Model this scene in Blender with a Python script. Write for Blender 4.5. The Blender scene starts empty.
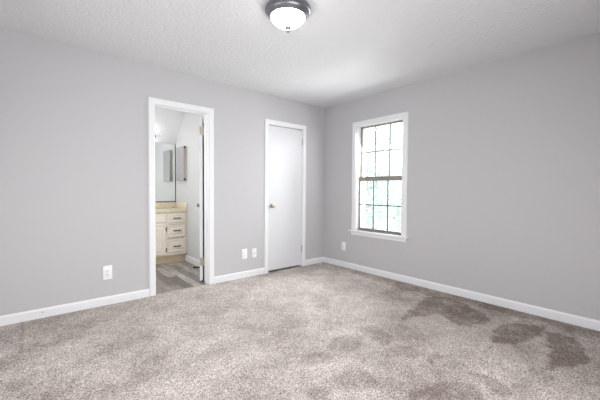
import bpy, bmesh, math, random
import numpy as np
from mathutils import Vector, Matrix

random.seed(7)
rng = np.random.default_rng(11)
SC = bpy.context.scene
COL = SC.collection

# ------------------------------------------------------------------ camera
cam_data = bpy.data.cameras.new('camera')
cam_data.sensor_width = 36.0
cam_data.lens = 36.0 * 315.52 / 600.0
cam_data.clip_start = 0.02
cam_data.clip_end = 300
cam = bpy.data.objects.new('camera', cam_data)
COL.objects.link(cam)
fw = Vector((0.64831654, 0.76078678, -0.02981855))
rt = Vector((0.76123516, -0.64844317, 0.00651808))
up = Vector((0.01437676, 0.02692471, 0.99953408))
m3 = Matrix((rt, up, -fw)).transposed()
cam.matrix_world = Matrix.Translation((-3.53913, -3.56818, 1.135652)) @ m3.to_4x4()
SC.camera = cam

# ------------------------------------------------------------------ sky
world = bpy.data.worlds.new('sky')
SC.world = world
world.use_nodes = True
wn = world.node_tree.nodes
wl = world.node_tree.links
bg = wn['Background']
bg.inputs['Color'].default_value = (0.93, 0.97, 1.0, 1)

# ------------------------------------------------------------------ daylight through the right window, added fill lights, lamps further down
def area(name, loc, rot, sx, sy, energy, col=(1, 1, 1), spread=180):
    l = bpy.data.lights.new(name, 'AREA')
    l.shape = 'RECTANGLE'
    l.size = sx
    l.size_y = sy
    l.energy = energy
    l.color = col
    l.spread = math.radians(spread)
    o = bpy.data.objects.new(name, l)
    o.location = loc
    o.rotation_euler = rot
    COL.objects.link(o)
    return o

R90 = math.radians(90)
def rad(d):
    return math.radians(d)
P_FRONT, P_LEFT, P_RIGHT, LAMP, VANITY, SKY, P_BATH = 80.0, 23.0, 44.0, 24.0, 18.0, 4.0, 21.0
bg.inputs['Strength'].default_value = SKY
area('fill_front', (-2.75, -4.27, 1.05), (rad(70), 0, 0), 2.3, 1.7, P_FRONT, (0.99, 0.99, 1.0), 165)  # added fill in front of the solid front wall, no window there
area('fill_left', (-4.21, -1.8, 1.15), (0, rad(-68), 0), 1.4, 1.2, P_LEFT, (0.99, 0.99, 1.0), 170)  # added fill at the unseen left wall, which has no window
area('bathroom_fill', (-3.30, 0.62, 1.35), (0, rad(-80), 0), 1.1, 0.8, P_BATH, (1.0, 0.99, 0.98))  # fill light added to brighten the bathroom, no opening behind it
area('daylight_right_window', (0.30, -1.02, 1.38), (0, rad(62), 0), 1.4, 0.7, P_RIGHT, (0.99, 0.99, 1.0))

SC.view_settings.view_transform = 'Standard'
SC.view_settings.look = 'None'
SC.view_settings.gamma = 1
SC.view_settings.use_curve_mapping = False
SC.view_settings.exposure = 0.0

# ------------------------------------------------------------------ materials
def srgb(r, g, b):
    def f(c):
        c /= 255.0
        return c / 12.92 if c <= 0.04045 else ((c + 0.055) / 1.055) ** 2.4
    return (f(r), f(g), f(b), 1.0)

def mat(name, col, rough=0.5, metal=0.0, bump=None, vary=None, spec=None):
    """bump = (scale, strength, distance); vary = (scale, second colour, contrast low, high)"""
    m = bpy.data.materials.new(name)
    m.use_nodes = True
    n, l = m.node_tree.nodes, m.node_tree.links
    b = n['Principled BSDF']
    b.inputs['Base Color'].default_value = col
    b.inputs['Roughness'].default_value = rough
    b.inputs['Metallic'].default_value = metal
    if spec is not None:
        b.inputs['Specular IOR Level'].default_value = spec
    tc = n.new('ShaderNodeTexCoord')
    if bump:
        t = n.new('ShaderNodeTexNoise')
        t.inputs['Scale'].default_value = bump[0]
        t.inputs['Detail'].default_value = 4
        l.new(tc.outputs['Object'], t.inputs['Vector'])
        bp = n.new('ShaderNodeBump')
        bp.inputs['Strength'].default_value = bump[1]
        bp.inputs['Distance'].default_value = bump[2]
        l.new(t.outputs['Fac'], bp.inputs['Height'])
        l.new(bp.outputs['Normal'], b.inputs['Normal'])
    if vary:
        t = n.new('ShaderNodeTexNoise')
        t.inputs['Scale'].default_value = vary[0]
        t.inputs['Detail'].default_value = 5
        l.new(tc.outputs['Object'], t.inputs['Vector'])
        r = n.new('ShaderNodeValToRGB')
        r.color_ramp.elements[0].position = vary[2]
        r.color_ramp.elements[0].color = col
        r.color_ramp.elements[1].position = vary[3]
        r.color_ramp.elements[1].color = vary[1]
        l.new(t.outputs['Fac'], r.inputs['Fac'])
        l.new(r.outputs['Color'], b.inputs['Base Color'])
    return m

M = {}
M['wall'] = mat('grey_wall_paint', srgb(196, 195, 197), 0.6, bump=(260, 0.08, 0.002), spec=0.25)
M['bathwall'] = mat('bathroom_wall_paint', srgb(212, 213, 214), 0.55, bump=(260, 0.08, 0.002), spec=0.25)
M['ceil'] = mat('textured_ceiling_paint', srgb(228, 229, 231), 0.8, bump=(38, 0.42, 0.022), spec=0.2)
M['trim'] = mat('white_trim_paint', srgb(236, 237, 239), 0.35, bump=(60, 0.02, 0.001))
M['door'] = mat('white_door_paint', srgb(222, 223, 226), 0.4, bump=(40, 0.02, 0.001))
M['plate'] = mat('white_plastic', srgb(244, 244, 243), 0.3)
M['slot'] = mat('dark_slot', srgb(60, 58, 56), 0.6)
M['nickel'] = mat('satin_nickel', srgb(190, 182, 168), 0.32, 1.0, bump=(300, 0.03, 0.0005))
M['pewter'] = mat('dark_pewter', srgb(140, 140, 148), 0.36, 1.0, bump=(200, 0.04, 0.0005))
M['bronze'] = mat('dark_bronze', srgb(58, 50, 44), 0.4, 0.7)
M['sash'] = mat('taupe_sash_metal', srgb(140, 134, 126), 0.45, 0.1, bump=(150, 0.03, 0.0005))
M['muntin'] = mat('grey_muntin', srgb(112, 116, 116), 0.45, 0.1)
M['cabinet'] = mat('cream_cabinet_paint', srgb(238, 231, 218), 0.45, vary=(6, srgb(233, 224, 208), 0.3, 0.7))
M['toekick'] = mat('tan_wood_base', srgb(216, 198, 170), 0.55, vary=(9, srgb(204, 184, 154), 0.35, 0.7))
M['counter'] = mat('tan_cultured_marble', srgb(228, 218, 196), 0.28, vary=(38, srgb(206, 190, 160), 0.42, 0.72))
M['black'] = mat('black_rubber', srgb(34, 33, 33), 0.6)
M['dark'] = mat('dark_channel', srgb(70, 74, 72), 0.4, 0.6)
M['mirror'] = mat('silvered_glass', (0.86, 0.90, 0.885, 1), 0.015, 1.0)
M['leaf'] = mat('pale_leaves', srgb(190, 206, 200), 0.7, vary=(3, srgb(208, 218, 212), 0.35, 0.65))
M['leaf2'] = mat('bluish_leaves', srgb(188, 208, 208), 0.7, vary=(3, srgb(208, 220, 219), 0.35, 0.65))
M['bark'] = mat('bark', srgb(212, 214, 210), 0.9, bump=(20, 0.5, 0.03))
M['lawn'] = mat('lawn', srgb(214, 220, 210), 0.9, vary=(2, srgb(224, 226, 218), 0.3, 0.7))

def emit_mat(name, col, strength):
    m = bpy.data.materials.new(name)
    m.use_nodes = True
    b = m.node_tree.nodes['Principled BSDF']
    b.inputs['Base Color'].default_value = (0.9, 0.9, 0.88, 1)
    b.inputs['Roughness'].default_value = 0.35
    b.inputs['Emission Color'].default_value = col
    b.inputs['Emission Strength'].default_value = strength
    return m
M['shade'] = emit_mat('lit_frosted_glass', (1.0, 0.995, 0.99, 1), LAMP)
M['bulb'] = emit_mat('lit_vanity_globe', (1.0, 0.99, 0.98, 1), VANITY)

def glass_mat():
    m = bpy.data.materials.new('window_glass')
    m.use_nodes = True
    n, l = m.node_tree.nodes, m.node_tree.links
    n.clear()
    out = n.new('ShaderNodeOutputMaterial')
    mx = n.new('ShaderNodeMixShader')
    tr = n.new('ShaderNodeBsdfTransparent')
    gl = n.new('ShaderNodeBsdfGlossy')
    tr.inputs['Color'].default_value = (0.95, 0.97, 0.965, 1)
    gl.inputs['Roughness'].default_value = 0.02
    fr = n.new('ShaderNodeFresnel')
    fr.inputs['IOR'].default_value = 1.35
    l.new(fr.outputs['Fac'], mx.inputs['Fac'])
    l.new(tr.outputs['BSDF'], mx.inputs[1])
    l.new(gl.outputs['BSDF'], mx.inputs[2])
    l.new(mx.outputs['Shader'], out.inputs['Surface'])
    return m
M['glass'] = glass_mat()

def carpet_mat():
    m = bpy.data.materials.new('beige_cut_pile_carpet')
    m.use_nodes = True
    n, l = m.node_tree.nodes, m.node_tree.links
    b = n['Principled BSDF']
    b.inputs['Roughness'].default_value = 0.95
    b.inputs['Specular IOR Level'].default_value = 0.1
    tc = n.new('ShaderNodeTexCoord')
    # brushed direction of the pile, per vertex, from the vacuum strokes, plus painted light and shade
    at = n.new('ShaderNodeAttribute')
    at.attribute_name = 'nap_and_light'
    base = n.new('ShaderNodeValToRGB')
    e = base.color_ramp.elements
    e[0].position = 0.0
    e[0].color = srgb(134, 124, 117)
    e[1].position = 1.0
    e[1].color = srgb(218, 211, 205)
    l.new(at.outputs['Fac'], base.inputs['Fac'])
    # yarn flecks
    v = n.new('ShaderNodeTexNoise')
    v.inputs['Scale'].default_value = 120
    v.inputs['Detail'].default_value = 3
    v.inputs['Roughness'].default_value = 0.7
    l.new(tc.outputs['Object'], v.inputs['Vector'])
    vr = n.new('ShaderNodeValToRGB')
    vr.color_ramp.elements[0].position = 0.34
    vr.color_ramp.elements[0].color = (0.26, 0.23, 0.21, 1)
    vr.color_ramp.elements[1].position = 0.66
    vr.color_ramp.elements[1].color = (1.6, 1.6, 1.6, 1)
    l.new(v.outputs['Fac'], vr.inputs['Fac'])
    mx = n.new('ShaderNodeMix')
    mx.data_type = 'RGBA'
    mx.blend_type = 'MULTIPLY'
    mx.inputs['Factor'].default_value = 1.0
    l.new(base.outputs['Color'], mx.inputs[6])
    l.new(vr.outputs['Color'], mx.inputs[7])
    l.new(mx.outputs[2], b.inputs['Base Color'])
    bp = n.new('ShaderNodeBump')
    bp.inputs['Strength'].default_value = 0.6
    bp.inputs['Distance'].default_value = 0.01
    l.new(v.outputs['Fac'], bp.inputs['Height'])
    l.new(bp.outputs['Normal'], b.inputs['Normal'])
    return m
M['carpet'] = carpet_mat()

def plank_mat():
    m = bpy.data.materials.new('grey_vinyl_planks')
    m.use_nodes = True
    n, l = m.node_tree.nodes, m.node_tree.links
    b = n['Principled BSDF']
    b.inputs['Roughness'].default_value = 0.4
    tc = n.new('ShaderNodeTexCoord')
    mp = n.new('ShaderNodeMapping')
    mp.inputs['Rotation'].default_value = (0, 0, math.radians(90))
    l.new(tc.outputs['Object'], mp.inputs['Vector'])
    br = n.new('ShaderNodeTexBrick')
    br.inputs['Scale'].default_value = 1.0
    br.inputs['Brick Width'].default_value = 0.62
    br.inputs['Row Height'].default_value = 0.105
    br.inputs['Mortar Size'].default_value = 0.002
    br.inputs['Color1'].default_value = srgb(118, 112, 107)
    br.inputs['Color2'].default_value = srgb(188, 182, 176)
    br.inputs['Mortar'].default_value = srgb(90, 84, 80)
    br.offset = 0.37
    l.new(mp.outputs['Vector'], br.inputs['Vector'])
    st = n.new('ShaderNodeMapping')
    st.inputs['Scale'].default_value = (26, 3, 3)
    l.new(tc.outputs['Object'], st.inputs['Vector'])
    g = n.new('ShaderNodeTexNoise')
    g.inputs['Scale'].default_value = 1.4
    g.inputs['Detail'].default_value = 5
    l.new(st.outputs['Vector'], g.inputs['Vector'])
    r = n.new('ShaderNodeValToRGB')
    r.color_ramp.elements[0].position = 0.3
    r.color_ramp.elements[0].color = (0.62, 0.61, 0.6, 1)
    r.color_ramp.elements[1].position = 0.7
    r.color_ramp.elements[1].color = (1.15, 1.14, 1.13, 1)
    l.new(g.outputs['Fac'], r.inputs['Fac'])
    mx = n.new('ShaderNodeMix')
    mx.data_type = 'RGBA'
    mx.blend_type = 'MULTIPLY'
    mx.inputs['Factor'].default_value = 1.0
    l.new(br.outputs['Color'], mx.inputs[6])
    l.new(r.outputs['Color'], mx.inputs[7])
    l.new(mx.outputs[2], b.inputs['Base Color'])
    return m
M['planks'] = plank_mat()

def brick_mat():
    m = bpy.data.materials.new('pink_red_brick')
    m.use_nodes = True
    n, l = m.node_tree.nodes, m.node_tree.links
    b = n['Principled BSDF']
    b.inputs['Roughness'].default_value = 0.9
    tc = n.new('ShaderNodeTexCoord')
    mp = n.new('ShaderNodeMapping')
    mp.inputs['Rotation'].default_value = (R90, 0, R90)
    l.new(tc.outputs['Object'], mp.inputs['Vector'])
    br = n.new('ShaderNodeTexBrick')
    br.inputs['Scale'].default_value = 1.0
    br.inputs['Brick Width'].default_value = 0.2
    br.inputs['Row Height'].default_value = 0.067
    br.inputs['Mortar Size'].default_value = 0.008
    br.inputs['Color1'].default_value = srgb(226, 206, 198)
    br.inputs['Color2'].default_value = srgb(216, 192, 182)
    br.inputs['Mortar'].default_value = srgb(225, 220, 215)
    l.new(mp.outputs['Vector'], br.inputs['Vector'])
    l.new(br.outputs['Color'], b.inputs['Base Color'])
    return m
M['brick'] = brick_mat()

# ------------------------------------------------------------------ helpers
def obj(name, bm, m, parent=None, smooth=False, loc=None):
    me = bpy.data.meshes.new(name)
    bmesh.ops.recalc_face_normals(bm, faces=bm.faces)
    bm.to_mesh(me)
    bm.free()
    if m is not None:
        me.materials.append(m)
    if smooth:
        for p in me.polygons:
            p.use_smooth = True
        me.set_sharp_from_angle(angle=math.radians(38))
    o = bpy.data.objects.new(name, me)
    COL.objects.link(o)
    if parent is not None:
        o.parent = parent
    if loc is not None:
        o.location = loc
    return o

def empty(name, loc=(0, 0, 0), rz=0.0):
    o = bpy.data.objects.new(name, None)
    o.empty_display_size = 0.1
    o.location = loc
    o.rotation_euler = (0, 0, rz)
    COL.objects.link(o)
    return o

def tag(o, label, cat, group=None):
    o['label'] = label
    o['category'] = cat
    if group:
        o['group'] = group
    return o

def structure(o, label=None, cat=None):
    o['kind'] = 'structure'
    if label:
        o['label'] = label
    if cat:
        o['category'] = cat
    return o

def box(bm, x0, x1, y0, y1, z0, z1, bev=0.0, seg=2):
    vs = [bm.verts.new(p) for p in ((x0, y0, z0), (x1, y0, z0), (x1, y1, z0), (x0, y1, z0),
                                    (x0, y0, z1), (x1, y0, z1), (x1, y1, z1), (x0, y1, z1))]
    fs = [bm.faces.new([vs[i] for i in q]) for q in ((0, 3, 2, 1), (4, 5, 6, 7), (0, 1, 5, 4), (1, 2, 6, 5), (2, 3, 7, 6), (3, 0, 4, 7))]
    if bev:
        es = list({e for f in fs for e in f.edges})
        bmesh.ops.bevel(bm, geom=es, offset=bev, segments=seg, affect='EDGES', profile=0.5)
    return bm

def boxes(*args, bev=0.0):
    bm = bmesh.new()
    for a in args:
        box(bm, *a, bev=bev)
    return bm

def lathe(bm, prof, seg=48, mtx=None):
    """profile of (radius, z), turned about z"""
    rings = []
    for r, z in prof:
        if r < 1e-6:
            rings.append([bm.verts.new((0, 0, z))])
        else:
            rings.append([bm.verts.new((r * math.cos(2 * math.pi * k / seg), r * math.sin(2 * math.pi * k / seg), z)) for k in range(seg)])
    new = [v for r in rings for v in r]
    for a, b in zip(rings, rings[1:]):
        for k in range(seg):
            k2 = (k + 1) % seg
            if len(a) == 1 and len(b) == 1:
                continue
            if len(a) == 1:
                bm.faces.new((a[0], b[k2], b[k]))
            elif len(b) == 1:
                bm.faces.new((a[k], a[k2], b[0]))
            else:
                bm.faces.new((a[k], a[k2], b[k2], b[k]))
    if mtx is not None:
        bmesh.ops.transform(bm, matrix=mtx, verts=new)
    return bm

def tube(bm, pts, r, seg=10):
    pts = [Vector(p) for p in pts]
    rad = r if isinstance(r, (list, tuple)) else [r] * len(pts)
    rings = []
    for i, p in enumerate(pts):
        t = (pts[min(i + 1, len(pts) - 1)] - pts[max(i - 1, 0)]).normalized()
        a = Vector((0, 0, 1)) if abs(t.z) < 0.9 else Vector((1, 0, 0))
        u = t.cross(a).normalized()
        w = t.cross(u)
        rings.append([bm.verts.new(p + (u * math.cos(2 * math.pi * k / seg) + w * math.sin(2 * math.pi * k / seg)) * rad[i]) for k in range(seg)])
    for a, b in zip(rings, rings[1:]):
        for k in range(seg):
            bm.faces.new((a[k], a[(k + 1) % seg], b[(k + 1) % seg], b[k]))
    bm.faces.new(rings[0][::-1])
    bm.faces.new(rings[-1])
    return bm

def profile_run(bm, prof, a, b, nrm):
    """extrude a (out, z) profile along the floor from a to b; out along nrm"""
    a, b, nrm = Vector(a), Vector(b), Vector(nrm)
    r0 = [bm.verts.new(a + nrm * o + Vector((0, 0, z))) for o, z in prof]
    r1 = [bm.verts.new(b + nrm * o + Vector((0, 0, z))) for o, z in prof]
    n = len(prof)
    for k in range(n):
        bm.faces.new((r0[k], r0[(k + 1) % n], r1[(k + 1) % n], r1[k]))
    bm.faces.new(r0[::-1])
    bm.faces.new(r1)

def frame_run(bm, path, prof, closed=False, axis='y'):
    """mitred moulding: path = list of 2-D points (s, z) of the inner edge with an outward offset; prof = (out, thick) section.
    the moulding lies on the plane of the wall; thick comes out of it"""
    n = len(path)
    rings = []
    for i, p in enumerate(path):
        p = Vector(p)
        def seg_n(q0, q1):
            d = (Vector(q1) - Vector(q0)).normalized()
            return Vector((-d.y, d.x))
        if closed:
            n0, n1 = seg_n(path[i - 1], path[i]), seg_n(path[i], path[(i + 1) % n])
        elif i == 0:
            n0 = n1 = seg_n(path[0], path[1])
        elif i == n - 1:
            n0 = n1 = seg_n(path[-2], path[-1])
        else:
            n0, n1 = seg_n(path[i - 1], path[i]), seg_n(path[i], path[i + 1])
        mv = (n0 + n1) / (1 + n0.dot(n1))
        ring = []
        for o, t in prof:
            q = p + mv * o
            ring.append(bm.verts.new((q.x, -t, q.y) if axis == 'y' else (-t, q.x, q.y)))
        rings.append(ring)
    k = len(prof)
    m = n if closed else n - 1
    for i in range(m):
        a, b = rings[i], rings[(i + 1) % n]
        for j in range(k):
            bm.faces.new((a[j], a[(j + 1) % k], b[(j + 1) % k], b[j]))
    if not closed:
        bm.faces.new(rings[0][::-1])
        bm.faces.new(rings[-1])

# ------------------------------------------------------------------ the room
H = 2.44
XL, YF = -4.25, -4.40          # left and front walls, out of the picture
WT = 0.12                      # partition thickness
D1L, D1R, D1T = -2.535, -1.926, 2.047      # bathroom doorway
D2L, D2R, D2T = -1.072, -0.452, 2.043      # closet doorway
WY0, WY1, WZ0, WZ1 = -1.392, -0.643, 0.575, 2.052   # window opening

bm = boxes((XL - 0.12, D1L, 0, WT, 0, H), (D1R, D2L, 0, WT, 0, H), (D2R, 0.25, 0, WT, 0, H),
           (D1L, D1R, 0, WT, D1T, H), (D2L, D2R, 0, WT, D2T, H))
structure(obj('wall_back', bm, M['wall']), 'grey bedroom wall with the bathroom doorway and the closed white door', 'wall')
bm = boxes((0, 0.12, YF - 0.12, WY0, 0, H), (0, 0.12, WY1, 0, 0, H), (0, 0.12, WY0, WY1, 0, WZ0), (0, 0.12, WY0, WY1, WZ1, H))
structure(obj('wall_right', bm, M['wall']), 'grey bedroom wall with the window in it', 'wall')
bm = boxes((0.13, 0.23, YF - 0.12, WY0 - 0.0, -3, 3.0), (0.13, 0.23, WY1, 0.4, -3, 3.0), (0.13, 0.23, WY0, WY1, -3, WZ0 - 0.02), (0.13, 0.23, WY0, WY1, WZ1, 3.0))
structure(obj('wall_exterior', bm, M['brick']), 'brick outer face of the wall, seen as a pinkish strip through the glass', 'wall')
bm = boxes((XL - 0.12, XL, YF - 0.12, 0, 0, H))
structure(obj('wall_left', bm, M['wall']), 'grey bedroom wall beside the camera', 'wall')
bm = boxes((XL, 0, YF - 0.12, YF, 0, H))
structure(obj('wall_front', bm, M['wall']), 'grey bedroom wall behind the camera', 'wall')
bm = boxes((XL - 0.12, 0.12, YF - 0.12, 0.12, H, H + 0.1))
structure(obj('ceiling', bm, M['ceil']), 'white textured bedroom ceiling', 'ceiling')

# carpet: a fine grid, its pile brushed light and dark by the vacuum strokes, broad light falloff painted in
def build_carpet():
    x0, x1, y0, y1, st = XL, 0.0, YF, 0.0, 0.014
    nx, ny = int((x1 - x0) / st) + 1, int((y1 - y0) / st) + 1
    xs, ys = np.linspace(x0, x1, nx), np.linspace(y0, y1, ny)
    X, Y = np.meshgrid(xs, ys)
    def smooth(a, k):
        for _ in range(k):
            p = np.pad(a, 1, mode='edge')
            a = (p[:-2, 1:-1] + p[2:, 1:-1] + p[1:-1, :-2] + p[1:-1, 2:] + 2 * a) / 6
        return a
    def noise(cell, seed):
        r = np.random.default_rng(seed)
        gx, gy = int((x1 - x0) / cell) + 3, int((y1 - y0) / cell) + 3
        g = r.random((gy, gx))
        fx, fy = (X - x0) / cell, (Y - y0) / cell
        ix, iy = fx.astype(int), fy.astype(int)
        tx, ty = fx - ix, fy - iy
        tx, ty = tx * tx * (3 - 2 * tx), ty * ty * (3 - 2 * ty)
        return (g[iy, ix] * (1 - tx) + g[iy, ix + 1] * tx) * (1 - ty) + (g[iy + 1, ix] * (1 - tx) + g[iy + 1, ix + 1] * tx) * ty
    wx = X + (noise(0.09, 1) - 0.5) * 0.04 + (noise(0.03, 3) - 0.5) * 0.035
    wy = Y + (noise(0.09, 2) - 0.5) * 0.04 + (noise(0.03, 4) - 0.5) * 0.035
    nap_and_light = 0.62 + (noise(0.55, 5) - 0.5) * 0.26 + (noise(0.19, 6) - 0.5) * 0.34 + (noise(0.08, 7) - 0.5) * 0.22
    def streak(seed):
        r_ = np.random.default_rng(seed)
        g = r_.random(90)
        q = (X * 0.62 - Y * 0.78) / 0.11 + (noise(0.5, seed + 1) - 0.5) * 2.2
        q = q - q.min()
        i_ = q.astype(int) % 89
        t_ = q - q.astype(int)
        t_ = t_ * t_ * (3 - 2 * t_)
        return g[i_] * (1 - t_) + g[i_ + 1] * t_
    nap_and_light += (streak(31) - 0.5) * 0.24 * noise(0.4, 33)
    def inside(poly):
        c = np.zeros(X.shape, bool)
        n = len(poly)
        for i in range(n):
            ax, ay = poly[i]
            bx, by = poly[i - 1]
            if abs(by - ay) < 1e-9:
                continue
            hit = ((ay > wy) != (by > wy)) & (wx < (bx - ax) * (wy - ay) / (by - ay) + ax)
            c ^= hit
        return c.astype(float)
    for poly, s in NAP:
        nap_and_light += smooth(inside(poly), 1) * s
    # window light near the back and shade at right front, painted into the tone
    nap_and_light += 0.16 * np.exp(-((X + 1.5) / 1.2) ** 2 - ((Y + 0.5) / 0.9) ** 2)
    nap_and_light -= 0.12 / (1 + np.exp(-(X + 1.3) / 0.12)) / (1 + np.exp((Y + 1.9) / 0.2))
    nap_and_light -= 0.26 * np.exp(-((X + 3.612 + (noise(0.2, 9) - 0.5) * 0.03) / 0.009) ** 2) * (noise(0.25, 12) > 0.5)  # the seam where two widths of carpet meet
    nap_and_light = np.clip(nap_and_light + (noise(0.03, 21) - 0.5) * 0.26, 0, 1)
    Z = rng.normal(0, 0.0016, X.shape) - 0.002
    verts = np.stack([X, Y, Z], -1).reshape(-1, 3)
    i = np.arange(nx * ny).reshape(ny, nx)
    faces = np.stack([i[:-1, :-1], i[:-1, 1:], i[1:, 1:], i[1:, :-1]], -1).reshape(-1, 4)
    me = bpy.data.meshes.new('floor')
    me.from_pydata(verts.tolist(), [], faces.tolist())
    a = me.attributes.new('nap_and_light', 'FLOAT', 'POINT')
    a.data.foreach_set('value', nap_and_light.reshape(-1).astype(np.float32))
    me.materials.append(M['carpet'])
    for p in me.polygons:
        p.use_smooth = True
    o = bpy.data.objects.new('floor', me)
    COL.objects.link(o)
    return o
NAP = [
    ([(-0.39, -2.95), (-0.31, -3.04), (-0.33, -3.11), (-0.49, -3.20), (-0.69, -3.24), (-0.84, -3.19), (-0.95, -3.12), (-1.17, -3.07), (-1.02, -3.08)], -0.43),
    ([(-0.75, -2.68), (-0.54, -2.67), (-0.36, -2.71), (-0.32, -2.79), (-0.20, -2.91), (-0.40, -2.94), (-0.64, -2.89), (-0.83, -2.84), (-0.91, -2.72)], -0.43),
    ([(-0.98, -2.74), (-0.94, -2.77), (-1.16, -2.76)], -0.33),
    ([(-1.08, -2.05), (-0.55, -1.92), (-0.20, -1.91), (-0.21, -2.29), (-0.42, -2.56), (-0.67, -2.55), (-0.77, -2.44), (-0.67, -2.21), (-0.80, -2.14)], -0.40),
    ([(-0.64, -1.59), (-0.04, -1.35), (-0.04, -1.67), (-0.46, -1.86), (-0.64, -1.83)], -0.12),
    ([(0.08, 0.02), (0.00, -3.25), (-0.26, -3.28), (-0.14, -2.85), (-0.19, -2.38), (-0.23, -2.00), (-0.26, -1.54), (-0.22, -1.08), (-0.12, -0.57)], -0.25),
    ([(-1.81, -1.93), (-1.66, -1.92), (-1.59, -2.02), (-1.69, -2.15), (-1.86, -2.15), (-2.08, -2.12), (-2.22, -2.03), (-2.14, -1.94), (-1.99, -2.00)], -0.25),
    ([(-1.49, -1.91), (-1.35, -1.98), (-1.40, -2.18), (-1.43, -2.24), (-1.60, -2.23), (-1.56, -2.11), (-1.57, -2.00)], -0.22),
    ([(-1.66, -2.27), (-1.44, -2.32), (-1.42, -2.43), (-1.46, -2.49), (-1.61, -2.46), (-1.71, -2.34)], -0.27),
    ([(-1.49, -2.50), (-1.35, -2.54), (-1.42, -2.60), (-1.53, -2.56)], -0.27),
    ([(-2.17, -2.27), (-1.95, -2.26), (-1.91, -2.35), (-1.97, -2.49), (-2.13, -2.45), (-2.19, -2.35)], -0.25),
    ([(-2.10, -2.64), (-1.93, -2.63), (-1.76, -2.68), (-1.62, -2.73), (-1.56, -2.86), (-1.69, -2.97)], -0.26),
    ([(-1.44, -2.77), (-1.39, -2.86), (-1.42, -2.96), (-1.45, -3.04), (-1.55, -3.00), (-1.53, -2.91)], -0.30),
    ([(-2.38, -2.26), (-2.30, -2.26), (-2.26, -2.34), (-2.33, -2.37), (-2.42, -2.31)], -0.16),
    ([(-0.24, -3.19), (-0.26, -3.28), (-0.79, -3.33), (-0.69, -3.25)], -0.16),
    ([(-3.73, -0.48), (-3.56, -0.50), (-3.39, -0.70), (-3.39, -0.81), (-3.56, -0.83), (-3.71, -0.73)], -0.16),
    ([(-3.19, -0.80), (-3.07, -0.93), (-3.08, -1.07), (-3.19, -1.05)], -0.11),
    ([(-3.67, -0.83), (-3.61, -0.85), (-3.56, -1.36), (-3.63, -1.30)], -0.13),
    ([(-3.50, -1.33), (-3.34, -1.38), (-3.20, -1.47), (-3.25, -1.64), (-3.50, -1.44)], -0.13),
    ([(-3.54, -0.94), (-3.35, -1.00), (-3.37, -1.25), (-3.49, -1.25)], 0.13),
    ([(-3.21, -1.16), (-3.07, -1.19), (-3.08, -1.32), (-3.19, -1.46), (-3.27, -1.30)], 0.12),
]
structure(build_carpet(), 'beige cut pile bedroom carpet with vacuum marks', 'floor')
bm = boxes((XL - 0.12, 0.12, YF - 0.12, 0.0, -0.15, -0.02), (D1L, D1R, 0.0, 0.045, -0.15, -0.003), (D2L, D2R, 0.0, 0.14, -0.15, -0.004))
structure(obj('floor_carpet_edge', bm, M['carpet']), 'beige carpet running under the two doorways', 'floor')
bpy.data.objects['floor_carpet_edge'].name = 'floor.001'
at_ = bpy.data.objects['floor.001'].data.attributes.new('nap_and_light', 'FLOAT', 'POINT')
at_.data.foreach_set('value', np.full(len(bpy.data.objects['floor.001'].data.vertices), 0.66, np.float32))

# baseboards
BP = [(0, 0), (0.013, 0), (0.013, 0.066), (0.011, 0.074), (0.006, 0.081), (0, 0.083)]
def baseboard(name, runs, label):
    bm = bmesh.new()
    for a, b, n in runs:
        profile_run(bm, BP, a, b, n)
    return structure(obj(name, bm, M['trim']), label, 'baseboard')
bb = baseboard('baseboard_back', [((XL, 0, 0), (D1L - 0.062, 0, 0), (0, -1, 0))], 'white baseboard on the back wall left of the bathroom doorway')
bm = bmesh.new()
lathe(bm, [(0, 0.0), (0.006, 0.0), (0.006, 0.003), (0, 0.003)], 12, Matrix.Translation((-3.478, -0.0125, 0.050)) @ Matrix.Rotation(R90, 4, 'X'))
obj('screw_hole', bm, M['nickel'], bb)
baseboard('baseboard_back.001', [((D1R + 0.060, 0, 0), (D2L - 0.062, 0, 0), (0, -1, 0))], 'white baseboard between the bathroom doorway and the closed door')
baseboard('baseboard_back.002', [((D2R + 0.058, 0, 0), (0, 0, 0), (0, -1, 0))], 'short white baseboard between the closed door and the corner')
baseboard('baseboard_right', [((0, -0.013, 0), (0, YF, 0), (-1, 0, 0))], 'white baseboard along the window wall')
baseboard('baseboard_left', [((XL, 0, 0), (XL, YF, 0), (1, 0, 0))], 'white baseboard beside the camera')

# door casings and jambs
CP = [(0.0, 0.0), (0.0, 0.011), (0.008, 0.015), (0.052, 0.016), (0.059, 0.012), (0.062, 0.0)]
def casing(name, l, r, t, label):
    bm = bmesh.new()
    frame_run(bm, [(l, 0), (l, t), (r, t), (r, 0)], CP)
    c = structure(obj(name, bm, M['trim']), label, 'door casing')
    j = 0.018
    return c
c1 = casing('trim_1', D1L, D1R, D1T, 'white casing around the open bathroom doorway')
bm = boxes((D1L - 0.012, D1L + 0.005, 0.0005, WT + 0.004, 0, D1T + 0.01), (D1R - 0.005, D1R + 0.012, 0.0005, WT + 0.004, 0, D1T + 0.01), (D1L, D1R, 0.0005, WT + 0.004, D1T - 0.006, D1T + 0.01), bev=0.001)
obj('jamb', bm, M['trim'], c1)
bm = boxes((D1L + 0.005, D1L + 0.015, 0.040, 0.078, 0, D1T - 0.006), (D1R - 0.015, D1R - 0.005, 0.040, 0.078, 0, D1T - 0.006), (D1L + 0.015, D1R - 0.015, 0.040, 0.078, D1T - 0.016, D1T - 0.006), bev=0.0015)
obj('stop_strip', bm, M['trim'], c1)
c2 = casing('trim_2', D2L, D2R, D2T, 'white casing around the closed white door near the corner')
bm = boxes((D2L - 0.001, D2L + 0.010, 0.0, WT, 0, D2T), (D2R - 0.010, D2R + 0.001, 0.0, WT, 0, D2T), (D2L, D2R, 0.0, WT, D2T - 0.008, D2T + 0.001))
obj('jamb', bm, M['trim'], c2)
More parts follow.
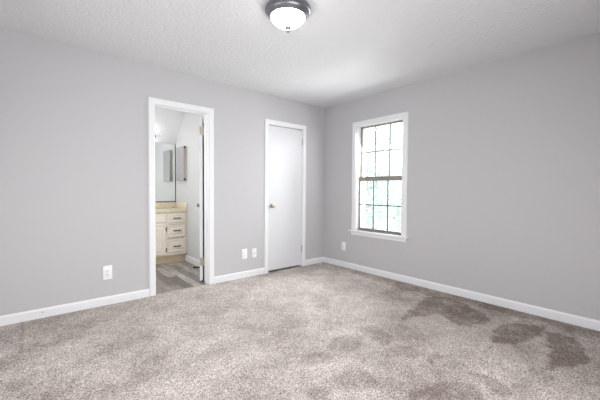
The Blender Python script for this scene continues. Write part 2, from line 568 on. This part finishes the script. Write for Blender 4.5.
bm = boxes((D2L + 0.010, D2L + 0.022, 0.042, 0.075, 0, D2T - 0.01), (D2R - 0.022, D2R - 0.010, 0.042, 0.075, 0, D2T - 0.01), (D2L + 0.022, D2R - 0.022, 0.042, 0.075, D2T - 0.022, D2T - 0.008))
obj('stop_strip', bm, M['trim'], c2)

def hinge(name, parent, x, y, z, leaf_dir=None, mat_=None, leaf_w=0.0, flat=False, h=0.089):
    """knuckle barrel with tips and a leaf; x, y, z = middle of the pin"""
    bm = bmesh.new()
    for k in range(5):
        z0 = -h / 2 + k * h / 5
        lathe(bm, [(0, z0), (0.0065, z0), (0.0065, z0 + h / 5 - 0.0012), (0, z0 + h / 5 - 0.0012)], 14)
    lathe(bm, [(0, h / 2), (0.005, h / 2), (0.0045, h / 2 + 0.006), (0, h / 2 + 0.008)], 12)
    lathe(bm, [(0, -h / 2), (0.005, -h / 2), (0.0045, -h / 2 - 0.006), (0, -h / 2 - 0.008)], 12)
    if leaf_dir is not None:
        d = Vector((leaf_dir[0], leaf_dir[1], 0)).normalized()
        q = Vector((-d.y, d.x, 0)) * 0.0012
        vs = []
        for s in (1, -1):
            for (t, zz) in ((0.004, -h / 2), (leaf_w, -h / 2), (leaf_w, h / 2), (0.004, h / 2)):
                vs.append(bm.verts.new(d * t + q * s + Vector((0, 0, zz))))
        bm.faces.new(vs[:4]); bm.faces.new(vs[4:][::-1])
        for k in range(4):
            bm.faces.new((vs[k], vs[k + 4], vs[(k + 1) % 4 + 4], vs[(k + 1) % 4]))
    return obj(name, bm, mat_ or M['nickel'], parent, True, (x, y, z))

def knob_bm(mtx):
    bm = bmesh.new()
    lathe(bm, [(0, 0), (0.032, 0), (0.033, 0.003), (0.029, 0.008), (0.018, 0.010), (0.011, 0.013), (0.0105, 0.028), (0.016, 0.033),
               (0.025, 0.040), (0.0275, 0.049), (0.025, 0.058), (0.016, 0.0635), (0.006, 0.065), (0, 0.065)], 32, mtx)
    return bm

# closet door (closed, hinges on the right)
d2 = empty('door_2', (D2R - 0.012, 0.002, 0))
structure(d2, 'closed flush white door with hinges on its corner side', 'door')
bm = boxes((-(D2R - D2L) + 0.026, -0.002, 0.0, 0.035, 0.024, D2T - 0.020), bev=0.0015)
obj('door_leaf', bm, M['door'], d2)
k = obj('door_knob', knob_bm(Matrix.Translation((-1.012 - (D2R - 0.012), -0.001, 0.925)) @ Matrix.Rotation(R90, 4, 'X')), M['nickel'], d2, True)
k['label'] = 'satin nickel round knob'
for z in (0.265, 1.855):
    hinge('hinge', d2, 0.0035, -0.004, z, (-1, 0), leaf_w=0.006)

# bathroom door, swung open into the bathroom
d1 = empty('door_1', (D1R + 0.008, WT + 0.012, 0), math.radians(-116))
structure(d1, 'white door standing open into the bathroom, seen edge on', 'door')
W1 = 0.585
bm = boxes((-W1, -0.014, -0.064, -0.027, 0.016, D1T - 0.016), bev=0.0015)
obj('door_leaf', bm, M['door'], d1)
bm = knob_bm(Matrix.Translation((-W1 + 0.06, -0.064, 0.925)) @ Matrix.Rotation(R90, 4, 'X'))
lathe(bm, [(0, 0), (0.032, 0), (0.033, 0.003), (0.029, 0.008), (0.018, 0.010), (0.011, 0.013), (0.0105, 0.022), (0.02, 0.03), (0.0275, 0.042), (0.02, 0.05), (0, 0.052)], 24,
      Matrix.Translation((-W1 + 0.06, -0.027, 0.925)) @ Matrix.Rotation(-R90, 4, 'X'))
obj('door_knob', bm, M['pewter'], d1, True)
for z in (0.25, 1.86):
    h_ = hinge('hinge', d1, -0.012, -0.010, z, (0, -1), leaf_w=0.052, h=0.1)
bm = bmesh.new()
box(bm, -W1 + 0.035, -W1 + 0.075, -0.069, -0.064, 0.03, 0.085, bev=0.001)
tube(bm, [(-W1 + 0.055, -0.060, 0.062), (-W1 + 0.055, -0.10, 0.062), (-W1 + 0.050, -0.165, 0.058)], 0.011)
lathe(bm, [(0, 0), (0.012, 0), (0.016, 0.012), (0.013, 0.022), (0, 0.023)], 16, Matrix.Translation((-W1 + 0.050, -0.155, 0.059)) @ Matrix.Rotation(R90, 4, 'X'))
k = obj('door_stop', bm, M['black'], d1, True)
k['label'] = 'black door stop arm low on the door'

# closet behind the closed door
bm = boxes((D2L - 0.3, -0.0, 0.75, 0.80, 0, H), (-1.40, -1.35, WT, 0.75, 0, H), (0.0, 0.05, WT, 0.8, 0, H))
structure(obj('wall_closet', bm, M['wall']), 'closet walls behind the closed door', 'wall')

bm = boxes((-1.35, 0.0, WT + 0.001, 0.75, H, H + 0.05))
structure(obj('ceiling_closet', bm, M['ceil']), 'closet ceiling behind the closed door', 'ceiling')
bm = boxes((-1.35, 0.0, 0.14, 0.75, -0.12, -0.004))
structure(obj('floor_closet', bm, M['planks']), 'closet floor behind the closed door', 'floor')

# ------------------------------------------------------------------ window
w = empty('window_1', (0, 0, 0))
structure(w, 'double hung window with taupe sashes and white casing', 'window')
bm = bmesh.new()
WC = [(0.0, 0.0), (0.0, 0.012), (0.010, 0.016), (0.054, 0.017), (0.062, 0.013), (0.067, 0.0)]
frame_run(bm, [(WY0, WZ0), (WY0, WZ1), (WY1, WZ1), (WY1, WZ0)], WC, axis='x')
obj('casing', bm, M['trim'], w)
bm = boxes((-0.042, 0.06, WY0 - 0.098, WY1 + 0.095, WZ0 - 0.022, WZ0), bev=0.004)
obj('stool', bm, M['trim'], w)
bm = boxes((-0.015, 0.0, WY0 - 0.066, WY1 + 0.066, WZ0 - 0.072, WZ0 - 0.022), bev=0.002)
obj('apron', bm, M['trim'], w)
bm = boxes((0.0, 0.135, WY0 - 0.001, WY0 + 0.012, WZ0, WZ1), (0.0, 0.135, WY1 - 0.012, WY1 + 0.001, WZ0, WZ1), (0.0, 0.135, WY0, WY1, WZ1 - 0.006, WZ1 + 0.001), (0.055, 0.145, WY0, WY1, WZ0 - 0.02, WZ0 + 0.004))
obj('jamb', bm, M['trim'], w)
def sash(name, xa, xb, z0, z1, bot, top, stile, mun_t):
    y0, y1 = WY0 + 0.012, WY1 - 0.012
    bm = boxes((xa, xb, y0, y0 + stile, z0, z1), (xa, xb, y1 - stile, y1, z0, z1), (xa, xb, y0 + stile, y1 - stile, z0, z0 + bot), (xa, xb, y0 + stile, y1 - stile, z1 - top, z1), bev=0.0015)
    s = obj(name, bm, M['sash'], w)
    gy0, gy1, gz0, gz1 = y0 + stile, y1 - stile, z0 + bot, z1 - top
    xm = (xa + xb) / 2
    bm = bmesh.new()
    for t in (1 / 3, 2 / 3):
        y = gy0 + (gy1 - gy0) * t
        box(bm, xm - 0.008, xm + 0.004, y - mun_t / 2, y + mun_t / 2, gz0, gz1)
    z = (gz0 + gz1) / 2
    box(bm, xm - 0.0085, xm + 0.0045, gy0, gy1, z - mun_t / 2, z + mun_t / 2)
    obj('muntin_grid', bm, M['muntin'], s)
    bm = boxes((xm + 0.005, xm + 0.008, gy0, gy1, gz0, gz1))
    obj('glass_pane', bm, M['glass'], s)
    return s
sash('upper_sash', 0.092, 0.118, 1.305, WZ1 - 0.006, 0.030, 0.016, 0.018, 0.015)
lo = sash('lower_sash', 0.060, 0.088, WZ0 + 0.004, 1.335, 0.030, 0.060, 0.018, 0.016)
bm = bmesh.new()
box(bm, 0.050, 0.060, -1.07, -0.965, 1.322, 1.335, bev=0.002)
obj('sash_lock', bm, M['sash'], lo)

# ------------------------------------------------------------------ bathroom shell
BX0, BX1, BY1 = -3.35, -1.66, 1.905
KZ = 1.905                     # knee wall height
FLY = BY1 - (H - KZ) * 0.93     # where the slope meets the flat ceiling
bm = boxes((BX1, BX1 + 0.05, WT, BY1 + 0.1, 0, H + 0.05))
structure(obj('wall_bathroom_right', bm, M['bathwall']), 'pale bathroom wall behind the open door', 'wall')
bm = boxes((BX0 - 0.05, BX0, WT, BY1 + 0.1, 0, H + 0.05))
structure(obj('wall_bathroom_left', bm, M['bathwall']), 'pale bathroom wall hidden left of the doorway', 'wall')
bm = boxes((BX0, BX1, BY1, BY1 + 0.05, 0, KZ))
structure(obj('wall_bathroom_back', bm, M['bathwall']), 'pale low bathroom wall behind the vanity', 'wall')
bm = bmesh.new()
pr = [(WT, H), (FLY, H), (BY1 + 0.05, KZ - 0.02), (BY1 + 0.12, KZ + 0.03), (FLY + 0.05, H + 0.06), (WT, H + 0.06)]
a = [bm.verts.new((BX0, y, z)) for y, z in pr]
b = [bm.verts.new((BX1, y, z)) for y, z in pr]
for i in range(len(pr)):
    bm.faces.new((a[i], a[(i + 1) % len(pr)], b[(i + 1) % len(pr)], b[i]))
structure(obj('ceiling_bathroom', bm, M['ceil']), 'white bathroom ceiling sloping down to the vanity wall', 'ceiling')
bm = boxes((BX0, BX1, 0.045, BY1, -0.1, 0.0))
structure(obj('floor_bathroom', bm, M['planks']), 'grey wood look plank floor in the bathroom', 'floor')
bm = bmesh.new()
profile_run(bm, [(0, 0), (0.014, 0), (0.014, 0.078), (0.008, 0.092), (0, 0.095)], (BX1, WT, 0), (BX1, 1.455, 0), (-1, 0, 0))
structure(obj('baseboard_bathroom', bm, M['trim']), 'white baseboard on the bathroom wall beside the vanity', 'baseboard')

# ------------------------------------------------------------------ vanity
VX1, VX0 = BX1 - 0.002, -2.87
VF, VB = 1.400, BY1 - 0.002
van = empty('vanity_cabinet', ((VX0 + VX1) / 2, (VF + VB) / 2, 0))
tag(van, 'cream bathroom vanity cabinet with dark bar pulls on three drawers', 'cabinet')
def V(name, bm, m, smooth=False, parent=None):
    """world-space mesh under the vanity"""
    bmesh.ops.translate(bm, verts=bm.verts, vec=(-van.location.x, -van.location.y, 0))
    return obj(name, bm, m, parent or van, smooth)
bm = boxes((VX0, VX1, VF + 0.018, VB, 0.128, 0.786))
V('carcass', bm, M['cabinet'])
# face frame: rails and stiles
bm = boxes((VX0, VX0 + 0.04, VF, VF + 0.018, 0.128, 0.786), (VX1 - 0.042, VX1, VF, VF + 0.018, 0.128, 0.786), (-1.996, -1.954, VF, VF + 0.018, 0.128, 0.786),
           (-2.40, -2.36, VF, VF + 0.018, 0.128, 0.786), (VX0 + 0.04, VX1 - 0.042, VF + 0.001, VF + 0.018, 0.128, 0.175), (VX0 + 0.04, VX1 - 0.042, VF + 0.001, VF + 0.018, 0.760, 0.786),
           (VX0 + 0.04, VX1 - 0.042, VF + 0.001, VF + 0.018, 0.60, 0.65))
V('face_frame', bm, M['cabinet'])
bm = boxes((VX0, VX1, VF + 0.065, VB, 0.0, 0.128))
k = V('toe_kick', bm, M['toekick'])
k['label'] = 'tan wood strip along the floor'

def panel_front(x0, x1, z0, z1, raised=True):
    """overlay front: slab with a sunk border and a raised field"""
    bm = bmesh.new()
    y = VF
    lv = [(0.0, 0.0), (0.0, 0.014), (0.005, 0.018), (0.024, 0.018), (0.028, 0.009), (0.040, 0.009), (0.054, 0.017)] if raised else [(0, 0), (0, 0.013), (0.008, 0.018), (0.012, 0.018)]
    rings = []
    for inset, out in lv:
        rings.append([bm.verts.new(p) for p in ((x0 + inset, y - out, z0 + inset), (x1 - inset, y - out, z0 + inset), (x1 - inset, y - out, z1 - inset), (x0 + inset, y - out, z1 - inset))])
    for r0, r1 in zip(rings, rings[1:]):
        for i in range(4):
            bm.faces.new((r0[i], r0[(i + 1) % 4], r1[(i + 1) % 4], r1[i]))
    bm.faces.new(rings[-1])
    bm.faces.new(rings[0][::-1])
    return bm
def pull(parent, x, z, w=0.105):
    bm = bmesh.new()
    y = VF - 0.018
    for s in (-1, 1):
        lathe(bm, [(0, 0), (0.009, 0), (0.009, 0.003), (0.006, 0.005), (0.0055, 0.026), (0, 0.027)], 12, Matrix.Translation((x + s * (w / 2 - 0.012), y, z)) @ Matrix.Rotation(R90, 4, 'X'))
    tube(bm, [(x - w / 2, y - 0.024, z), (x - w / 2 + 0.012, y - 0.027, z), (x, y - 0.029, z), (x + w / 2 - 0.012, y - 0.027, z), (x + w / 2, y - 0.024, z)], [0.005, 0.0085, 0.0065, 0.0085, 0.005], 12)
    k = V('drawer_pull', bm, M['bronze'], True, parent)
    return k
for z0, z1, hz in ((0.630, 0.762, 0.699), (0.405, 0.592, 0.505), (0.172, 0.372, 0.264)):
    d = V('drawer', panel_front(-1.962, -1.694, z0, z1), M['cabinet'])
    pull(d, -1.828, hz)
for x0, x1 in ((-2.372, -1.990), (-2.80, -2.388)):
    V('false_drawer', panel_front(x0, x1, 0.640, 0.762, False), M['cabinet'])
    d = V('door', panel_front(x0, x1, 0.150, 0.608), M['cabinet'])
    pull_x = x0 + 0.03 if x1 > -2.2 else x1 - 0.03
    bm = bmesh.new()
    tube(bm, [(pull_x, VF - 0.040, 0.45), (pull_x, VF - 0.045, 0.50), (pull_x, VF - 0.040, 0.55)], [0.005, 0.0075, 0.005])
    for zz in (0.462, 0.538):
        lathe(bm, [(0, 0), (0.008, 0), (0.0055, 0.004), (0.0055, 0.024), (0, 0.025)], 10, Matrix.Translation((pull_x, VF - 0.018, zz)) @ Matrix.Rotation(R90, 4, 'X'))
    V('door_pull', bm, M['bronze'], True, d)
    hx = x1 + 0.004 if x1 > -2.2 else x0 - 0.004
    for zz in (0.215, 0.535):
        bm = bmesh.new()
        lathe(bm, [(0, -0.03), (0.006, -0.03), (0.006, 0.03), (0, 0.03)], 10, Matrix.Translation((hx, VF - 0.012, zz)))
        box(bm, hx - 0.001, hx + 0.012, VF - 0.005, VF + 0.0, zz - 0.026, zz + 0.026)
        V('hinge', bm, M['bronze'], True, d)

ct = empty('vanity_countertop', ((VX0 + VX1) / 2, (VF + VB) / 2, 0.786))
tag(ct, 'tan speckled countertop with low splashes, lying on the cream vanity', 'countertop')
def CT(name, bm, smooth=False):
    bmesh.ops.translate(bm, verts=bm.verts, vec=(-ct.location.x, -ct.location.y, -ct.location.z))
    return obj(name, bm, M['counter'], ct, smooth)
CT('top_slab', boxes((VX0 - 0.015, VX1, VF - 0.028, VB, 0.7865, 0.836), bev=0.006), True)
CT('backsplash', boxes((VX0 - 0.015, VX1 - 0.021, VB - 0.02, VB, 0.836, 0.926), bev=0.004), True)
CT('side_splash', boxes((VX1 - 0.02, VX1, VF - 0.02, VB, 0.836, 0.926), bev=0.004), True)

# wall mirror over the vanity
mr = empty('wall_mirror', (-2.25, BY1, 0.93))
tag(mr, 'large frameless mirror above the vanity splash, a dark channel along its bottom', 'mirror')
def MR(name, bm, m):
    bmesh.ops.translate(bm, verts=bm.verts, vec=(-mr.location.x, -mr.location.y, -mr.location.z))
    return obj(name, bm, m, mr)
MX1 = BX1 - 0.012
MR('mirror_glass', boxes((-2.85, MX1, BY1 - 0.007, BY1 - 0.001, 0.936, KZ - 0.003)), M['mirror'])
MR('bottom_channel', boxes((-2.85, MX1, BY1 - 0.011, BY1 - 0.0005, 0.927, 0.942)), M['dark'])
MR('edge_strip', boxes((MX1 - 0.002, MX1 + 0.009, BY1 - 0.009, BY1 - 0.0005, 0.930, KZ - 0.003)), M['dark'])

# medicine cabinet on the side wall
mc = empty('medicine_cabinet', (BX1, 1.56, 1.283))
tag(mc, 'small grey fronted medicine cabinet on the pale side wall beside the large mirror', 'cabinet')
def MC(name, bm, m):
    bmesh.ops.translate(bm, verts=bm.verts, vec=(-mc.location.x, -mc.location.y, -mc.location.z))
    return obj(name, bm, m, mc)
MC('body', boxes((BX1 - 0.040, BX1 - 0.0005, 1.400, 1.735, 1.288, 1.820), bev=0.002), mat('almond_enamel', srgb(192, 183, 170), 0.45, bump=(80, 0.02, 0.001)))
MC('cabinet_door', boxes((BX1 - 0.050, BX1 - 0.041, 1.395, 1.740, 1.283, 1.825), bev=0.001), mat('grey_satin_front', srgb(160, 158, 161), 0.5, bump=(80, 0.01, 0.001)))
for zz in (1.302, 1.806):
    MC('hinge', boxes((BX1 - 0.049, BX1 - 0.026, 1.389, 1.400, zz - 0.016, zz + 0.016), bev=0.001), M['black'])

# vanity light on the slope over the mirror, mostly behind the door casing
sl = Vector((0, -(BY1 - FLY), H - KZ)).normalized()
nm = Vector((0, -sl.z, sl.y)) * 1.0
nm = Vector((0, -(H - KZ), -(BY1 - FLY))).normalized()
vb = Vector((-2.36, BY1, KZ)) + sl * 0.13
vl = empty('vanity_light', vb)
tag(vl, 'bathroom vanity light on the sloped ceiling, just its dark tip beside the casing', 'light')
bm = bmesh.new()
mrot = Matrix((Vector((1, 0, 0)), sl, nm)).transposed().to_4x4()
box(bm, -0.30, 0.30, -0.04, 0.04, 0.0, 0.022, bev=0.006)
bmesh.ops.transform(bm, matrix=mrot, verts=bm.verts)
obj('back_plate', bm, M['pewter'], vl)
for sx in (-0.2, 0.0, 0.2):
    bm = bmesh.new()
    lathe(bm, [(0, 0.02), (0.028, 0.02), (0.028, 0.03), (0.02, 0.05), (0, 0.05)], 20, mrot @ Matrix.Translation((sx, 0, 0)))
    s_ = obj('socket', bm, M['pewter'], vl, True)
    bm = bmesh.new()
    lathe(bm, [(0, 0.045)] + [(0.05 * math.sin(math.pi * t / 14), 0.095 - 0.05 * math.cos(math.pi * t / 14)) for t in range(1, 14)] + [(0, 0.145)], 24, mrot @ Matrix.Translation((sx, 0, 0)))
    obj('globe', bm, M['bulb'], s_, True)
bm = bmesh.new()
tube(bm, [Vector(vb) * 0 + mrot @ Vector((0.29, 0, 0.012)), mrot @ Vector((0.335, 0, 0.012)), mrot @ Vector((0.352, 0, 0.012))], [0.008, 0.009, 0.014])
obj('finial', bm, M['bronze'], vl, True)

# ------------------------------------------------------------------ ceiling light
cl = empty('ceiling_light', (-2.121, -1.758, H))
tag(cl, 'flush ceiling light with a dark pewter rim and a lit frosted glass bowl', 'light')
bm = bmesh.new()
lathe(bm, [(0, 0), (0.140, 0), (0.150, -0.002), (0.160, -0.008), (0.1635, -0.017), (0.162, -0.026), (0.156, -0.031), (0.152, -0.033), (0.151, -0.040), (0.147, -0.048), (0.140, -0.055), (0.133, -0.061), (0.129, -0.067), (0.126, -0.069), (0.122, -0.066), (0.120, -0.050), (0, -0.050)], 72)
obj('rim', bm, M['pewter'], cl, True)
bm = bmesh.new()
pf = [(0.1205 * math.cos(t) ** 1.05, -0.064 - 0.066 * math.sin(t)) for t in [i * math.pi / 2 / 18 for i in range(18)]] + [(0.0, -0.130)]
lathe(bm, pf, 72)
obj('glass_bowl', bm, M['shade'], cl, True)
bm = bmesh.new()
lathe(bm, [(0, -0.128), (0.020, -0.130), (0.023, -0.136), (0.020, -0.144), (0.013, -0.151), (0.011, -0.158), (0.012, -0.163), (0.008, -0.170), (0, -0.173)], 24)
obj('finial', bm, M['pewter'], cl, True)

# ------------------------------------------------------------------ wall plates
def plate(name, pos, rz, w_, h_, kind, label, cat, group=None):
    t = empty(name, pos, rz)
    tag(t, label, cat, group)
    bm = bmesh.new()
    box(bm, -w_ / 2, w_ / 2, -0.0075, 0.0, -h_ / 2, h_ / 2, bev=0.003, seg=3)
    obj('cover_plate', bm, M['plate'], t, True)
    if kind == 'duplex':
        for s in (-1, 1):
            bm = bmesh.new()
            lathe(bm, [(0, 0.0), (0.0165, 0.0), (0.0165, 0.0095), (0.015, 0.0105), (0, 0.0105)], 28, Matrix.Translation((0, 0, s * 0.0195)) @ Matrix.Rotation(R90, 4, 'X'))
            r = obj('receptacle', bm, M['plate'], t, True)
            bm = boxes((-0.0085, -0.0055, -0.0112, -0.010, s * 0.0195 - 0.003, s * 0.0195 + 0.006), (0.0055, 0.0085, -0.0112, -0.010, s * 0.0195 - 0.003, s * 0.0195 + 0.005), (-0.002, 0.002, -0.0112, -0.010, s * 0.0195 - 0.010, s * 0.0195 - 0.006))
            obj('slot', bm, M['slot'], r)
        bm = bmesh.new()
        lathe(bm, [(0, 0), (0.003, 0), (0.003, 0.0088), (0, 0.009)], 10, Matrix.Rotation(R90, 4, 'X'))
        obj('screw', bm, M['nickel'], t, True)
    elif kind == 'decora':
        bm = boxes((-0.0168, 0.0168, -0.0098, -0.005, -0.0335, 0.0335), bev=0.0015)
        r = obj('receptacle', bm, M['plate'], t, True)
        bm = bmesh.new()
        for s in (-1, 1):
            zz = s * 0.017
            for b_ in ((-0.0085, -0.006, zz - 0.002, zz + 0.006), (0.006, 0.0085, zz - 0.002, zz + 0.005), (-0.002, 0.002, zz - 0.009, zz - 0.005)):
                box(bm, b_[0], b_[1], -0.0104, -0.009, b_[2], b_[3])
        obj('slot', bm, M['slot'], r)
    else:
        bm = bmesh.new()
        lathe(bm, [(0, 0), (0.0075, 0), (0.0075, 0.010), (0.0048, 0.011), (0.0048, 0.018), (0.001, 0.018), (0, 0.016)], 18, Matrix.Rotation(R90, 4, 'X'))
        obj('jack', bm, M['nickel'], t, True)
        for s in (-1, 1):
            bm = bmesh.new()
            lathe(bm, [(0, 0), (0.003, 0), (0.003, 0.0085), (0, 0.009)], 10, Matrix.Translation((0, 0, s * 0.042)) @ Matrix.Rotation(R90, 4, 'X'))
            obj('screw', bm, M['nickel'], t, True)
    return t
plate('wall_outlet', (-2.978, 0, 0.318), 0, 0.079, 0.138, 'duplex', 'white duplex outlet low on the wall left of the bathroom doorway', 'outlet')
plate('wall_outlet', (-1.442, 0, 0.310), 0, 0.077, 0.130, 'decora', 'wider white outlet plate between the two doorways, beside the narrower jack plate', 'outlet')
plate('jack_plate', (-1.294, 0, 0.304), 0, 0.066, 0.122, 'coax', 'narrow white plate with one round jack, beside the closed door', 'wall plate')
plate('wall_outlet', (0, -0.431, 0.312), -R90, 0.079, 0.122, 'decora', 'white outlet low on the window wall between corner and window', 'outlet')

# ------------------------------------------------------------------ outside
bm = boxes((0.3, 60, -30, 60, -3.2, -3.0))
structure(obj('ground', bm, M['lawn']), 'pale lawn outside below the window', 'ground')
def tree(loc, h, r, leaf, n, seed, label):
    t = empty('tree', loc)
    tag(t, label, 'tree', None)
    rd = random.Random(seed)
    bm = bmesh.new()
    tube(bm, [(0, 0, 0), (0.05, 0.03, h * 0.25), (-0.04, 0.05, h * 0.55), (0.03, 0.0, h * 0.92)], [0.16, 0.13, 0.09, 0.02], 10)
    tips = []
    for k in range(16):
        z = h * (0.22 + 0.66 * k / 15)
        a = k * 2.4 + rd.random()
        L = r * (0.55 + 0.45 * math.sin(math.pi * (0.2 + 0.75 * k / 15)))
        e = Vector((math.cos(a) * L, math.sin(a) * L, z + L * 0.45))
        mid = Vector((math.cos(a) * L * 0.5, math.sin(a) * L * 0.5, z + L * 0.15))
        tube(bm, [(0, 0, z), mid, e], [0.05, 0.03, 0.008], 6)
        tips += [(mid + e) / 2, e]
        for q in range(3):
            e2 = mid + Vector((rd.uniform(-.5, .5), rd.uniform(-.5, .5), rd.uniform(0.1, .6))) * r * 0.6
            tube(bm, [mid, e2], [0.02, 0.005], 5)
            tips.append(e2)
    obj('trunk', bm, M['bark'], t, True)
    vs, fs = [], []
    for i in range(n):
        c = tips[i % len(tips)] + Vector((rd.gauss(0, 1), rd.gauss(0, 1), rd.gauss(0, 1))) * r * 0.22
        u = Vector((rd.gauss(0, 1), rd.gauss(0, 1), rd.gauss(0, 1))).normalized()
        v = u.orthogonal().normalized()
        s = rd.uniform(0.04, 0.08)
        b0 = len(vs)
        vs += [c - u * s, c + v * s * 0.5, c + u * s, c - v * s * 0.5]
        fs.append((b0, b0 + 1, b0 + 2, b0 + 3))
    me = bpy.data.meshes.new('foliage')
    me.from_pydata([tuple(x) for x in vs], [], fs)
    me.materials.append(leaf)
    o = bpy.data.objects.new('foliage', me)
    COL.objects.link(o)
    o.parent = t
tree((6.0, 4.4, -3.0), 6.2, 1.5, M['leaf'], 15000, 1, 'pale leafy tree showing in the left panes of the window')
tree((15.5, 9.8, -3.0), 8.6, 2.6, M['leaf2'], 16000, 2, 'bluish pale tree showing in the middle panes of the window')
tree((10.6, 5.3, -3.0), 5.6, 1.6, M['leaf'], 12000, 3, 'low pale tree showing in the right panes of the window')
